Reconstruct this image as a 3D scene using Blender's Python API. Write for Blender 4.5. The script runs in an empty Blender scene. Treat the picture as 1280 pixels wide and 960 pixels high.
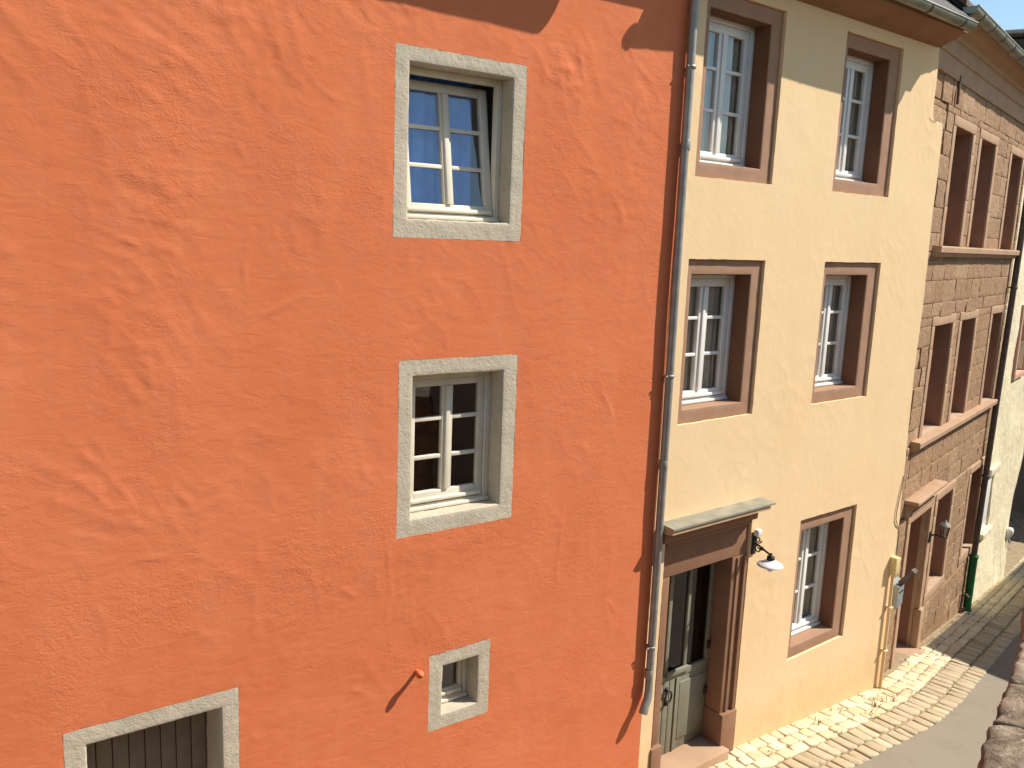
import bpy, bmesh, math, random
from mathutils import Vector, Matrix, noise
random.seed(7)
scene = bpy.context.scene
COL = scene.collection
ZO = 6.0                      # all heights below are measured from the eye; the world adds 6 m
R = math.radians

# ------------------------------------------------------------------ materials
def srgb(r, g, b):
    f = lambda c: (c/255/12.92) if c/255 <= .04045 else ((c/255+.055)/1.055)**2.4
    return (f(r), f(g), f(b), 1)

class NT:
    def __init__(self, name):
        self.m = bpy.data.materials.new(name); self.m.use_nodes = True
        self.t = self.m.node_tree; self.n = self.t.nodes; self.l = self.t.links
        self.b = self.n['Principled BSDF']; self.out = self.n['Material Output']
        self.tc = self.n.new('ShaderNodeTexCoord')
    def noise(self, scale, detail=4, rough=.55, vec=None, dist=0):
        n = self.n.new('ShaderNodeTexNoise'); n.inputs['Scale'].default_value = scale
        n.inputs['Detail'].default_value = detail; n.inputs['Roughness'].default_value = rough
        n.inputs['Distortion'].default_value = dist
        self.l.new(vec if vec else self.tc.outputs['Object'], n.inputs['Vector']); return n.outputs['Fac']
    def voro(self, scale, feature='F1', vec=None, out='Distance'):
        n = self.n.new('ShaderNodeTexVoronoi'); n.feature = feature; n.inputs['Scale'].default_value = scale
        self.l.new(vec if vec else self.tc.outputs['Object'], n.inputs['Vector']); return n.outputs[out]
    def mapping(self, rot=(0, 0, 0), scale=(1, 1, 1)):
        n = self.n.new('ShaderNodeMapping'); n.inputs['Rotation'].default_value = rot; n.inputs['Scale'].default_value = scale
        self.l.new(self.tc.outputs['Object'], n.inputs['Vector']); return n.outputs['Vector']
    def ramp(self, fac, stops):
        n = self.n.new('ShaderNodeValToRGB'); e = n.color_ramp.elements
        while len(e) < len(stops): e.new(.5)
        for i, (p, c) in enumerate(stops):
            e[i].position = p; e[i].color = c if len(c) == 4 else (*c, 1)
        self.l.new(fac, n.inputs['Fac']); return n.outputs['Color']
    def mix(self, fac, a, b, mode='MIX'):
        n = self.n.new('ShaderNodeMix'); n.data_type = 'RGBA'; n.blend_type = mode
        for s, v in ((0, fac), (6, a), (7, b)):
            if hasattr(v, 'is_linked'): self.l.new(v, n.inputs[s])
            elif s == 0: n.inputs[0].default_value = v
            else: n.inputs[s].default_value = v if len(v) == 4 else (*v, 1)
        return n.outputs[2]
    def math(self, op, a, b=0):
        n = self.n.new('ShaderNodeMath'); n.operation = op
        for i, v in ((0, a), (1, b)):
            if hasattr(v, 'is_linked'): self.l.new(v, n.inputs[i])
            else: n.inputs[i].default_value = v
        return n.outputs[0]
    def island(self):
        n = self.n.new('ShaderNodeNewGeometry'); return n.outputs['Random Per Island']
    def bump(self, h, strength, dist, prev=None):
        n = self.n.new('ShaderNodeBump'); n.inputs['Strength'].default_value = strength; n.inputs['Distance'].default_value = dist
        self.l.new(h, n.inputs['Height'])
        if prev: self.l.new(prev, n.inputs['Normal'])
        return n.outputs['Normal']
    def done(self, color=None, rough=.85, normal=None, metal=0, spec=.3):
        if color is not None:
            if hasattr(color, 'is_linked'): self.l.new(color, self.b.inputs['Base Color'])
            else: self.b.inputs['Base Color'].default_value = color if len(color) == 4 else (*color, 1)
        self.b.inputs['Roughness'].default_value = rough; self.b.inputs['Metallic'].default_value = metal
        self.b.inputs['Specular IOR Level'].default_value = spec
        if normal: self.l.new(normal, self.b.inputs['Normal'])
        return self.m

def mat_simple(name, c1, c2, scale=6, rough=.7, bumps=((60, .3, .002),), spec=.3, metal=0):
    t = NT(name); col = t.mix(t.ramp(t.noise(scale), [(.35, (0, 0, 0)), (.65, (1, 1, 1))]), c1, c2); nm = None
    for s, st, d in bumps: nm = t.bump(t.noise(s), st, d, nm)
    return t.done(col, rough, nm, metal, spec)

def mat_orange():
    t = NT('orange_limewash')
    big = t.ramp(t.noise(.75, 5, .6), [(.3, (0, 0, 0)), (.7, (1, 1, 1))])
    col = t.mix(big, (.61, .165, .066), (.67, .198, .087))
    pale = t.ramp(t.noise(3.2, 6, .62, dist=.6), [(.5, (0, 0, 0)), (.78, (1, 1, 1))])
    col = t.mix(t.math('MULTIPLY', pale, .4), col, (.70, .225, .105))
    v = t.mapping((0, R(42), 0), (1, 1, 4))
    rain = t.ramp(t.noise(5, 4, .6, t.mapping((0, 0, 0), (1, 1, .12))), [(.52, (0, 0, 0)), (.72, (1, 1, 1))])
    col = t.mix(t.math('MULTIPLY', rain, .16), col, (.74, .27, .14))
    streak = t.ramp(t.noise(3.5, 5, .65, v, .5), [(.48, (0, 0, 0)), (.75, (1, 1, 1))])
    col = t.mix(t.math('MULTIPLY', streak, .22), col, (.55, .112, .042))
    msk = t.ramp(t.noise(.9, 4, .6), [(.46, (.06, .06, .06)), (.68, (1, 1, 1))])
    nm = t.bump(t.math('MULTIPLY', t.noise(20, 5, .6, t.mapping((0, R(42), 0), (1, 1, 1.3)), 1.6), msk), .7, .009)
    nm = t.bump(t.noise(5, 4, .6, t.mapping((0, R(42), 0), (1, 1, 2.2)), .9), .35, .012, nm)
    nm = t.bump(t.noise(130, 2), .18, .001, nm)
    return t.done(col, .93, nm, spec=.15)

def mat_yellow():
    t = NT('yellow_limewash')
    big = t.ramp(t.noise(.8, 5, .6), [(.3, (0, 0, 0)), (.7, (1, 1, 1))])
    col = t.mix(big, (.775, .548, .305), (.79, .577, .345))
    sp = t.ramp(t.noise(5, 6, .65, dist=.5), [(.6, (0, 0, 0)), (.82, (1, 1, 1))])
    col = t.mix(t.math('MULTIPLY', sp, .35), col, (.70, .475, .225))
    geo = t.n.new('ShaderNodeSeparateXYZ'); t.l.new(t.tc.outputs['Object'], geo.inputs[0])
    rain = t.ramp(t.noise(4, 5, .65, t.mapping((0, 0, 0), (1, 1, .1))), [(.52, (0, 0, 0)), (.74, (1, 1, 1))])
    col = t.mix(t.math('MULTIPLY', rain, .28), col, (.68, .49, .27))
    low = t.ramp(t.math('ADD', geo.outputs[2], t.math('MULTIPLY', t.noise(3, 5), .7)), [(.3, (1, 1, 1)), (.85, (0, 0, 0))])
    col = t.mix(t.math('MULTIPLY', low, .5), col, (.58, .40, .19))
    nm = t.bump(t.noise(5, 5, .6, dist=.8), .3, .012)
    nm = t.bump(t.noise(30, 3), .12, .003, nm)
    nm = t.bump(t.noise(180, 2), .15, .001, nm)
    return t.done(col, .93, nm, spec=.15)

def mat_cream():
    t = NT('cream_lime_render')
    col = t.mix(t.ramp(t.noise(1.5, 6, .65), [(.3, (0, 0, 0)), (.7, (1, 1, 1))]), (.66, .565, .37), (.74, .67, .49))
    st = t.ramp(t.noise(2.2, 5, .6, t.mapping((0, 0, 0), (1, 1, .25))), [(.55, (0, 0, 0)), (.75, (1, 1, 1))])
    col = t.mix(t.math('MULTIPLY', st, .5), col, (.45, .40, .25))
    nm = t.bump(t.noise(6, 6, .65), .7, .04); nm = t.bump(t.noise(30, 4), .5, .008, nm)
    return t.done(col, .93, nm, spec=.15)

def mat_stone_blocks():
    t = NT('red_sandstone_blocks')
    col = t.ramp(t.island(), [(0, (.30, .185, .104)), (.35, (.38, .245, .142)), (.7, (.34, .212, .122)), (1, (.45, .305, .185))])
    n2 = t.ramp(t.noise(7, 6, .7), [(.35, (0, 0, 0)), (.75, (1, 1, 1))])
    col = t.mix(t.math('MULTIPLY', n2, .7), col, (.24, .125, .075))
    n3 = t.ramp(t.noise(28, 4, .7), [(.5, (0, 0, 0)), (.7, (1, 1, 1))])
    col = t.mix(t.math('MULTIPLY', n3, .55), col, (.58, .38, .25))
    nm = t.bump(t.noise(16, 6, .7, dist=.5), .9, .03); nm = t.bump(t.noise(70, 3), .5, .006, nm)
    return t.done(col, .92, nm, spec=.15)

def mat_dressed():
    t = NT('dressed_sandstone')
    col = t.ramp(t.noise(2.5, 6, .65), [(.25, (.36, .225, .14)), (.5, (.41, .265, .17)), (.75, (.46, .305, .20))])
    nm = t.bump(t.noise(30, 5, .6), .35, .006)
    return t.done(col, .9, nm, spec=.15)

def mat_greystone():
    t = NT('painted_grey_stone')
    col = t.mix(t.ramp(t.noise(3, 6, .65), [(.3, (0, 0, 0)), (.7, (1, 1, 1))]), (.46, .395, .295), (.55, .475, .365))
    sp = t.ramp(t.noise(38, 4, .7), [(.6, (0, 0, 0)), (.72, (1, 1, 1))])
    col = t.mix(t.math('MULTIPLY', sp, .5), col, (.33, .285, .20))
    st = t.ramp(t.noise(5, 7, .7, dist=.5), [(.52, (0, 0, 0)), (.7, (1, 1, 1))]); col = t.mix(t.math('MULTIPLY', st, .5), col, (.36, .315, .25))
    nm = t.bump(t.noise(20, 6, .7, dist=.4), .7, .012); nm = t.bump(t.voro(70), .35, .003, nm)
    return t.done(col, .92, nm, spec=.15)

def mat_setts():
    t = NT('limestone_setts')
    col = t.ramp(t.island(), [(0, (.39, .305, .19)), (.3, (.48, .395, .26)), (.6, (.43, .335, .215)), (.85, (.54, .455, .31)), (1, (.41, .30, .19))])
    n2 = t.ramp(t.noise(9, 6, .7), [(.45, (0, 0, 0)), (.75, (1, 1, 1))])
    col = t.mix(t.math('MULTIPLY', n2, .5), col, (.27, .20, .13))
    nm = t.bump(t.noise(25, 5, .7), .6, .01)
    return t.done(col, .9, nm, spec=.2)

def mat_flags():
    t = NT('pale_limestone_flags')
    col = t.ramp(t.island(), [(0, (.62, .50, .31)), (.4, (.70, .60, .41)), (.7, (.66, .53, .33)), (1, (.56, .43, .27))])
    n2 = t.ramp(t.noise(6, 6, .7), [(.5, (0, 0, 0)), (.78, (1, 1, 1))])
    col = t.mix(t.math('MULTIPLY', n2, .5), col, (.42, .31, .18))
    nm = t.bump(t.noise(18, 5, .7), .6, .012)
    return t.done(col, .9, nm, spec=.2)

def mat_road():
    t = NT('worn_pale_asphalt')
    col = t.ramp(t.noise(1.2, 6, .65), [(.3, (.215, .18, .135)), (.55, (.245, .208, .158)), (.75, (.23, .20, .155))])
    sp = t.ramp(t.noise(90, 3, .7), [(.55, (0, 0, 0)), (.75, (1, 1, 1))])
    col = t.mix(t.math('MULTIPLY', sp, .35), col, (.17, .145, .115))
    dk = t.ramp(t.noise(2.5, 7, .7, dist=1), [(.55, (0, 0, 0)), (.7, (1, 1, 1))]); col = t.mix(t.math('MULTIPLY', dk, .35), col, (.17, .14, .105))
    nm = t.bump(t.noise(120, 3), .4, .004)
    return t.done(col, .9, nm, spec=.2)

def mat_ground():
    t = NT('brown_cobble_ground')
    col = t.ramp(t.voro(5.5, out='Color'), [(0, (.26, .19, .125)), (1, (.42, .32, .22))])
    e = t.ramp(t.voro(5.5, 'DISTANCE_TO_EDGE'), [(.0, (1, 1, 1)), (.09, (0, 0, 0))])
    col = t.mix(e, col, (.15, .115, .075))
    nm = t.bump(t.ramp(t.voro(5.5, 'DISTANCE_TO_EDGE'), [(0, (0, 0, 0)), (.2, (1, 1, 1))]), .7, .03)
    return t.done(col, .9, nm, spec=.2)

def mat_rubble():
    t = NT('lichened_coping_stone')
    col = t.ramp(t.noise(5, 7, .72, dist=.6), [(.3, (.06, .045, .032)), (.45, (.20, .145, .10)), (.56, (.32, .24, .165)), (.72, (.44, .35, .26))])
    sp = t.ramp(t.noise(18, 6, .75), [(.56, (0, 0, 0)), (.64, (1, 1, 1))])
    col = t.mix(t.math('MULTIPLY', sp, .7), col, (.55, .48, .40))
    mo = t.ramp(t.noise(4.5, 7, .75), [(.55, (0, 0, 0)), (.66, (1, 1, 1))])
    col = t.mix(t.math('MULTIPLY', mo, .7), col, (.07, .06, .03))
    nm = t.bump(t.noise(12, 7, .72), 1.0, .03); nm = t.bump(t.noise(60, 4, .7), .7, .008, nm)
    return t.done(col, .95, nm, spec=.15)

def mat_slate(name, c1, c2):
    t = NT(name)
    br = t.n.new('ShaderNodeTexBrick'); br.inputs['Scale'].default_value = 1
    br.inputs['Brick Width'].default_value = .28; br.inputs['Row Height'].default_value = .2; br.inputs['Mortar Size'].default_value = .012
    br.inputs['Color1'].default_value = (*c1, 1); br.inputs['Color2'].default_value = (*c2, 1); br.inputs['Mortar'].default_value = (.02, .018, .018, 1)
    t.l.new(t.mapping((R(90), 0, 0)), br.inputs['Vector'])
    col = t.mix(t.math('MULTIPLY', t.noise(6, 5), .5), br.outputs['Color'], (.05, .045, .035))
    nm = t.bump(br.outputs['Fac'], .6, -.015)
    return t.done(col, .7, nm)

def mat_glass(nm='window_glass', ior=2.05, tint=(.965, .975, .97)):
    t = NT(nm); n = t.n; l = t.l
    n.remove(t.b)
    gl = n.new('ShaderNodeBsdfGlossy'); gl.inputs['Roughness'].default_value = .015; gl.inputs['Color'].default_value = (.95, .97, 1, 1)
    tr = n.new('ShaderNodeBsdfTransparent'); tr.inputs['Color'].default_value = (*tint, 1)
    fr = n.new('ShaderNodeFresnel'); fr.inputs['IOR'].default_value = ior
    wv = t.noise(2.2, 1); b = t.bump(wv, .06, .05); l.new(b, gl.inputs['Normal'])
    mx = n.new('ShaderNodeMixShader'); gm = n.new('ShaderNodeNewGeometry')
    l.new(t.math('MULTIPLY', fr.outputs[0], t.math('SUBTRACT', 1, gm.outputs['Backfacing'])), mx.inputs[0]); l.new(tr.outputs[0], mx.inputs[1]); l.new(gl.outputs[0], mx.inputs[2])
    l.new(mx.outputs[0], t.out.inputs['Surface']); return t.m

M = dict(
    orange=mat_orange(), yellow=mat_yellow(), cream=mat_cream(), stone=mat_stone_blocks(), dressed=mat_dressed(),
    grey=mat_greystone(), setts=mat_setts(), flags=mat_flags(), road=mat_road(), ground=mat_ground(), rubble=mat_rubble(),
    slate=mat_slate('dark_slate', (.06, .05, .06), (.09, .075, .085)), tiles=mat_slate('brown_roof_tiles', (.16, .09, .06), (.22, .13, .09)),
    glass=mat_glass(), glass_dim=mat_glass('door_glass', 1.45, (.6, .62, .58)),
    blue=mat_simple('blue_curtain', (.10, .30, .80), (.14, .36, .88), 8, .95),
    portal=mat_simple('dark_brown_portal_shade', (.235, .12, .068), (.275, .145, .085), 3, .85, ((40, .35, .004), (9, .25, .01))),  # surround brown, darkened in the colour to deepen the doorway's shade
    reveal_stone=mat_simple('red_brown_reveal_shade', (.25, .13, .085), (.29, .155, .10), 3, .85, ((40, .3, .003),)),  # shade of the deep stone openings put into the colour
    room=mat_simple('pale_room_plaster', (.42, .40, .35), (.48, .45, .40), 3, .9),
    reveal=mat_simple('dark_brown_reveal_shade', (.17, .078, .042), (.20, .095, .052), 3, .85, ((40, .3, .003),)),  # darker copy of the surround brown, with the recess shade painted in
    brown=mat_simple('brown_painted_stone', (.325, .185, .112), (.37, .215, .137), 4, .85, ((40, .35, .004), (9, .25, .01))),
    soffit=mat_simple('brown_painted_cornice', (.25, .125, .068), (.285, .145, .08), 3, .8),
    white=mat_simple('white_window_paint', (.74, .72, .66), (.80, .78, .73), 5, .45, ((70, .15, .001),), .5),
    ivory=mat_simple('ivory_window_paint', (.66, .60, .47), (.72, .66, .54), 5, .5, ((70, .15, .001),), .4),
    zinc=mat_simple('weathered_zinc', (.27, .26, .235), (.36, .345, .31), 7, .55, ((30, .15, .002),), .5, .5),
    zinc_old=mat_simple('stained_zinc', (.27, .27, .22), (.38, .37, .30), 5, .5, ((30, .2, .002),), .5, .55),
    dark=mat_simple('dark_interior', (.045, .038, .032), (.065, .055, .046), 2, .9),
    curtain=mat_simple('linen_curtain', (.40, .36, .29), (.47, .43, .35), 8, .95),
    sheer=mat_simple('grey_curtain', (.20, .19, .17), (.26, .25, .22), 8, .95),
    door_green=mat_simple('grey_green_door_paint', (.185, .175, .125), (.225, .21, .155), 4, .6, ((50, .3, .002),)),
    door_brown=mat_simple('dark_brown_door', (.20, .155, .12), (.25, .195, .15), 4, .7, ((50, .3, .002),)),
    door_red=mat_simple('red_brown_boards', (.20, .095, .058), (.24, .12, .072), 4, .7, ((50, .3, .002),)),
    lead=mat_simple('grey_canopy_slate', (.42, .275, .16), (.54, .375, .23), 6, .8, ((30, .5, .006),)),
    mortar=mat_simple('pale_lime_mortar', (.43, .30, .195), (.50, .36, .245), 8, .95, ((60, .6, .006),)),
    joint=mat_simple('sandy_joint', (.24, .18, .105), (.34, .26, .16), 10, .95, ((60, .6, .006),)),
    iron=mat_simple('black_iron', (.02, .018, .016), (.04, .034, .028), 20, .5),
    rust=mat_simple('rusty_iron', (.12, .07, .045), (.2, .12, .08), 25, .7),
    enamel=mat_simple('white_enamel', (.78, .77, .74), (.82, .81, .78), 5, .15, ((10, .05, .001),), .6),
    green=mat_simple('green_pipe_paint', (.01, .10, .03), (.02, .14, .045), 9, .4),
    pipe_dark=mat_simple('dark_brown_pipe', (.075, .055, .042), (.11, .08, .06), 9, .5),
    capm=mat_simple('grey_lantern_cap', (.16, .15, .13), (.24, .22, .19), 9, .6),
    mail=mat_simple('pale_grey_letterbox', (.33, .37, .37), (.40, .44, .43), 9, .3, ((30, .1, .001),), .5, .3),
    paper=mat_simple('newsprint', (.60, .52, .45), (.42, .34, .30), 45, .9),
    tube=mat_simple('dark_tube', (.07, .045, .03), (.1, .07, .05), 9, .6),
    box_yellow=mat_simple('yellow_painted_box', (.66, .50, .22), (.70, .55, .28), 6, .8),
    brass=mat_simple('old_brass', (.35, .22, .07), (.42, .28, .1), 9, .4, ((30, .1, .001),), .5, .9),
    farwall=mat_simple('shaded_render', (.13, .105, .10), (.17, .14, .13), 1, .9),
    garden=mat_simple('garden_wall_render', (.30, .25, .19), (.42, .36, .28), 1, .9),
    grass=mat_simple('dry_grass', (.07, .075, .03), (.12, .11, .045), 5, .95, ((30, 1, .05),)),
    weed=mat_simple('dry_weed', (.10, .09, .035), (.17, .13, .06), 9, .9),
    peach=mat_simple('pink_sandstone', (.50, .27, .19), (.58, .34, .25), 4, .9),
)

# ------------------------------------------------------------------ frames and mesh helpers
class Frame:
    def __init__(self, x, y, ang):
        self.x, self.y, self.a = x, y, R(ang)
    def w(self, s, d, z):     # s along the wall, d out towards the street, z up from eye level
        return Vector((self.x + s*math.cos(self.a) + d*math.sin(self.a), self.y + s*math.sin(self.a) - d*math.cos(self.a), z + ZO))
FO = Frame(0, 0, 0); FY = Frame(6.147, 0, 3); FS = Frame(10.895, .309, 15.3)

def tag(o, label=None, cat=None, group=None, kind=None):
    for k, v in (('label', label), ('category', cat), ('group', group), ('kind', kind)):
        if v: o[k] = v
    return o

class Thing:
    """An Empty at a thing's base; its parts are meshes in that Empty's space, given in (s, d, z) of a wall frame."""
    def __init__(self, name, frame, s, d, z, label, cat, group=None):
        self.f = frame; self.o0 = (s, d, z)
        e = bpy.data.objects.new(name, None); COL.objects.link(e)
        e.location = frame.w(s, d, z); e.rotation_euler = (0, 0, frame.a); e.empty_display_size = .2
        tag(e, label, cat, group); self.root = e
    def part(self, name, mb, mat, parent=None, label=None):
        o = mb.build(name, mat, self.o0); o.parent = parent or self.root
        if label: o['label'] = label
        return o

class MB:
    def __init__(self): self.v = []; self.f = []; self.sm = []
    def add(self, vs, fs, smooth=False):
        k = len(self.v); self.v += [tuple(p) for p in vs]
        for q in fs: self.f.append(tuple(i+k for i in q)); self.sm.append(smooth)
    def box(self, s0, s1, d0, d1, z0, z1):
        vs = [(s, d, z) for z in (z0, z1) for d in (d0, d1) for s in (s0, s1)]
        self.add(vs, [(0, 1, 3, 2), (4, 6, 7, 5), (0, 4, 5, 1), (2, 3, 7, 6), (0, 2, 6, 4), (1, 5, 7, 3)]); return self
    def rbox(self, lo, hi, r=.01, cell=.1, amp=0, freq=8, seed=0, xf=None):
        """box with rounded, slightly uneven faces"""
        lo = list(lo); hi = list(hi); L = []
        for a in range(3):
            rr = min(r, (hi[a]-lo[a])*.45); n = max(1, int(round((hi[a]-lo[a]-2*rr)/cell)))
            L.append([lo[a], lo[a]+rr*.35] + [lo[a]+rr+(hi[a]-lo[a]-2*rr)*i/n for i in range(n+1)] + [hi[a]-rr*.35, hi[a]])
        idx = {}; vs = []; fs = []
        def vert(i, j, k):
            key = (i, j, k)
            if key in idx: return idx[key]
            p = [L[0][i], L[1][j], L[2][k]]
            q = [min(max(p[a], lo[a]+min(r, (hi[a]-lo[a])*.45)), hi[a]-min(r, (hi[a]-lo[a])*.45)) for a in range(3)]
            dv = Vector([p[a]-q[a] for a in range(3)]); ln = dv.length
            if ln > 1e-9:
                m = max(abs(c) for c in dv); dv = dv/ln*m
                p = [q[a]+dv[a] for a in range(3)]
            if amp:
                nv = noise.noise_vector(Vector(p)*freq+Vector((seed*3.7, seed*1.3, 0))) + .5*noise.noise_vector(Vector(p)*freq*2.7)
                p = [p[a]+nv[a]*amp for a in range(3)]
            if xf: p = xf(p)
            idx[key] = len(vs); vs.append(p); return idx[key]
        n = [len(x)-1 for x in L]
        for i in range(n[0]):
            for j in range(n[1]):
                fs.append((vert(i, j, 0), vert(i, j+1, 0), vert(i+1, j+1, 0), vert(i+1, j, 0)))
                fs.append((vert(i, j, n[2]), vert(i+1, j, n[2]), vert(i+1, j+1, n[2]), vert(i, j+1, n[2])))
            for k in range(n[2]):
                fs.append((vert(i, 0, k), vert(i+1, 0, k), vert(i+1, 0, k+1), vert(i, 0, k+1)))
                fs.append((vert(i, n[1], k), vert(i, n[1], k+1), vert(i+1, n[1], k+1), vert(i+1, n[1], k)))
        for j in range(n[1]):
            for k in range(n[2]):
                fs.append((vert(0, j, k), vert(0, j, k+1), vert(0, j+1, k+1), vert(0, j+1, k)))
                fs.append((vert(n[0], j, k), vert(n[0], j+1, k), vert(n[0], j+1, k+1), vert(n[0], j, k+1)))
        self.add(vs, fs, True); return self
    def prism(self, prof, s0, s1, close=True, e0=0, e1=0):
        """profile of (d, z) swept along s"""
        n = len(prof); vs = [(s0+e0*p[0], p[0], p[1]) for p in prof] + [(s1+e1*p[0], p[0], p[1]) for p in prof]
        fs = [(i, (i+1) % n, n+(i+1) % n, n+i) for i in range(n if close else n-1)]
        if close: fs += [tuple(range(n))[::-1], tuple(range(n, 2*n))]
        self.add(vs, fs); return self
    def tube(self, pts, r, seg=12, cap=True):
        pts = [Vector(p) for p in pts]; rs = r if isinstance(r, (list, tuple)) else [r]*len(pts)
        vs = []; fs = []; up = None
        for i, p in enumerate(pts):
            t = (pts[min(i+1, len(pts)-1)]-pts[max(i-1, 0)]).normalized()
            if up is None: up = t.orthogonal().normalized()
            up = (up - t*up.dot(t)).normalized(); b = t.cross(up)
            for k in range(seg):
                a = 2*math.pi*k/seg; vs.append(p+(up*math.cos(a)+b*math.sin(a))*rs[i])
        for i in range(len(pts)-1):
            for k in range(seg):
                k2 = (k+1) % seg; fs.append((i*seg+k, i*seg+k2, (i+1)*seg+k2, (i+1)*seg+k))
        self.add(vs, fs, True)
        if cap:
            self.add(vs[:seg], [tuple(range(seg))[::-1]]); self.add(vs[-seg:], [tuple(range(seg))])
        return self
    def lathe(self, c, prof, seg=24, axis=(0, 0, 1)):
        """profile of (radius, height along axis)"""
        ax = Vector(axis).normalized(); u = ax.orthogonal().normalized(); w = ax.cross(u); c = Vector(c); vs = []; fs = []
        for r, h in prof:
            for k in range(seg):
                a = 2*math.pi*k/seg; vs.append(c+ax*h+(u*math.cos(a)+w*math.sin(a))*r)
        for i in range(len(prof)-1):
            for k in range(seg):
                k2 = (k+1) % seg; fs.append((i*seg+k, i*seg+k2, (i+1)*seg+k2, (i+1)*seg+k))
        self.add(vs, fs, True); return self
    def build(self, name, mat, o0=(0, 0, 0)):
        me = bpy.data.meshes.new(name)
        me.from_pydata([(p[0]-o0[0], -(p[1]-o0[1]), p[2]-o0[2]) for p in self.v], [], [q[::-1] for q in self.f])
        bm = bmesh.new(); bm.from_mesh(me); bmesh.ops.recalc_face_normals(bm, faces=bm.faces); bm.to_mesh(me); bm.free()
        me.polygons.foreach_set('use_smooth', self.sm); me.materials.append(mat); me.update()
        o = bpy.data.objects.new(name, me); COL.objects.link(o); return o

def lines(a, b, step, marks=()):
    pts = sorted({round(x, 4) for x in [a, b] + [m for m in marks if a < m < b]}); out = []
    for p, q in zip(pts, pts[1:]):
        n = max(1, int(round((q-p)/step))); out += [p+(q-p)*i/n for i in range(n)]
    return out+[pts[-1]]

def wall_mb(s_l, z_l, holes, disp, ret=.14, warp=None, jit=0):
    """wall face as a fine uneven sheet with real openings, edges returned into the wall"""
    mb = MB(); idx = {}; vs = []; fs = []; edge = {}
    def inh(s, z): return any(h[0] < s < h[1] and h[2] < z < h[3] for h in holes)
    def vert(i, k):
        if (i, k) in idx: return idx[(i, k)]
        s, z = s_l[i], z_l[k]; d = disp(s, z)
        onh = any(h[0]-1e-3 <= s <= h[1]+1e-3 and h[2]-1e-3 <= z <= h[3]+1e-3 for h in holes)
        if onh and jit:
            nv = noise.noise_vector(Vector((s*9, z*9, 3))); s += nv.x*jit; z += nv.y*jit
            nv = noise.noise_vector(Vector((s*30, z*30, 5))); s += nv.x*jit*.5; z += nv.y*jit*.5
        if warp: s = warp(s, z)
        idx[(i, k)] = len(vs); vs.append((s, d, z)); return idx[(i, k)]
    for i in range(len(s_l)-1):
        for k in range(len(z_l)-1):
            if inh((s_l[i]+s_l[i+1])/2, (z_l[k]+z_l[k+1])/2): continue
            q = (vert(i, k), vert(i+1, k), vert(i+1, k+1), vert(i, k+1)); fs.append(q)
            for a, b in zip(q, q[1:]+q[:1]):
                if (b, a) in edge: del edge[(b, a)]
                else: edge[(a, b)] = 1
    back = {}
    for (a, b) in list(edge):
        for c in (a, b):
            if c not in back:
                back[c] = len(vs); vs.append((vs[c][0], -ret, vs[c][2]))
                back[(c, 1)] = len(vs); vs.append(vs[c])      # own rim vertex: a crisp arris
        fs.append((back[(b, 1)], back[(a, 1)], back[a], back[b]))
    mb.add(vs, fs, True); return mb

N1 = lambda x, y, z=0: noise.noise(Vector((x, y, z)))
OHOLES = []
CREASES = [(1.1, -.1, -38, .5), (1.75, .55, -50, .35), (1.0, 1.0, -60, .3), (2.55, .9, -42, .4), (2.2, -.45, 8, .9), (1.9, -.2, 80, .4), (2.7, -2.9, -35, .25), (2.1, -3.0, 20, .3), (5.0, .6, -30, .3), (5.4, -1.6, -65, .5), (4.8, -2.9, 85, .9), (1.2, -2.3, 12, .35), (2.95, .2, -75, .8), (4.9, 1.3, 70, .25), (.9, -1.4, -45, .3), (3.1, -2.9, 88, 1.1), (3.35, -3.2, -80, .5), (5.5, -3.6, -40, .3), (4.6, -.5, 5, .5), (2.4, 1.4, -35, .35)]
CREASES = [(x, z, math.cos(R(a)), math.sin(R(a)), L/2) for x, z, a, L in CREASES]
def orange_disp(s, z):
    ws, wz = s+.22*N1(s*.9, z*.9, 60)+.06*N1(s*3, z*3, 61), z+.22*N1(s*.9, z*.9, 62)+.06*N1(s*3, z*3, 63)
    d = .007*N1(s*.7, z*.7, 2) + .0025*N1(s*2.3, z*2.3, 7)
    u, v = ws*.74-wz*.67, ws*.67+wz*.74            # trowel direction
    m = N1(s*.7+9, z*.7, 1)+.6*N1(s*1.9, z*1.9, 6)+.17*(z+.1)-.13*(s-2.4); m = max(0, min(1.2, .34+m*1.5))
    r = 1-abs(N1(u*2.4, v*5.5, 4)); d += .0048*m*r**5
    r = 1-abs(N1(ws*5.5+5, wz*6.5, 9)); d += .0050*m*r**4*max(0, min(1, .5+2*N1(ws*2.2, wz*2.2, 70)))
    r = 1-abs(N1(s*2.0+3, z*1.4+8, 12)); d += .0030*(1-m*.6)*r**16*max(0, min(1, .3+2*N1(s*1.3, z*1.3, 71)))
    d += .0080*m*max(0, N1(ws*8, wz*9, 3))**1.5+.0045*m*max(0, N1(ws*15+4, wz*17, 23))**1.4+.0011*m*N1(s*27, z*27, 13)
    for x, y, c, sn, L in CREASES:
        a, b = (ws-.05-x)*c+(wz-y)*sn, -(ws-x)*sn+(wz-y)*c
        if abs(a) < L and abs(b) < .08: d += .006*(1-(a/L)**2)*math.exp(-(b/.015)**2)*(.5+.8*N1(a*9, x, y))
    k = min([math.hypot(max(h_[0]-s, 0, s-h_[1]), max(h_[2]-z, 0, z-h_[3])) for h_ in OHOLES]+[9])
    return d*min(1, .25+k/.2) + .003*max(0, 1-k/.03)*N1(s*8, z*8, 90)
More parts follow.
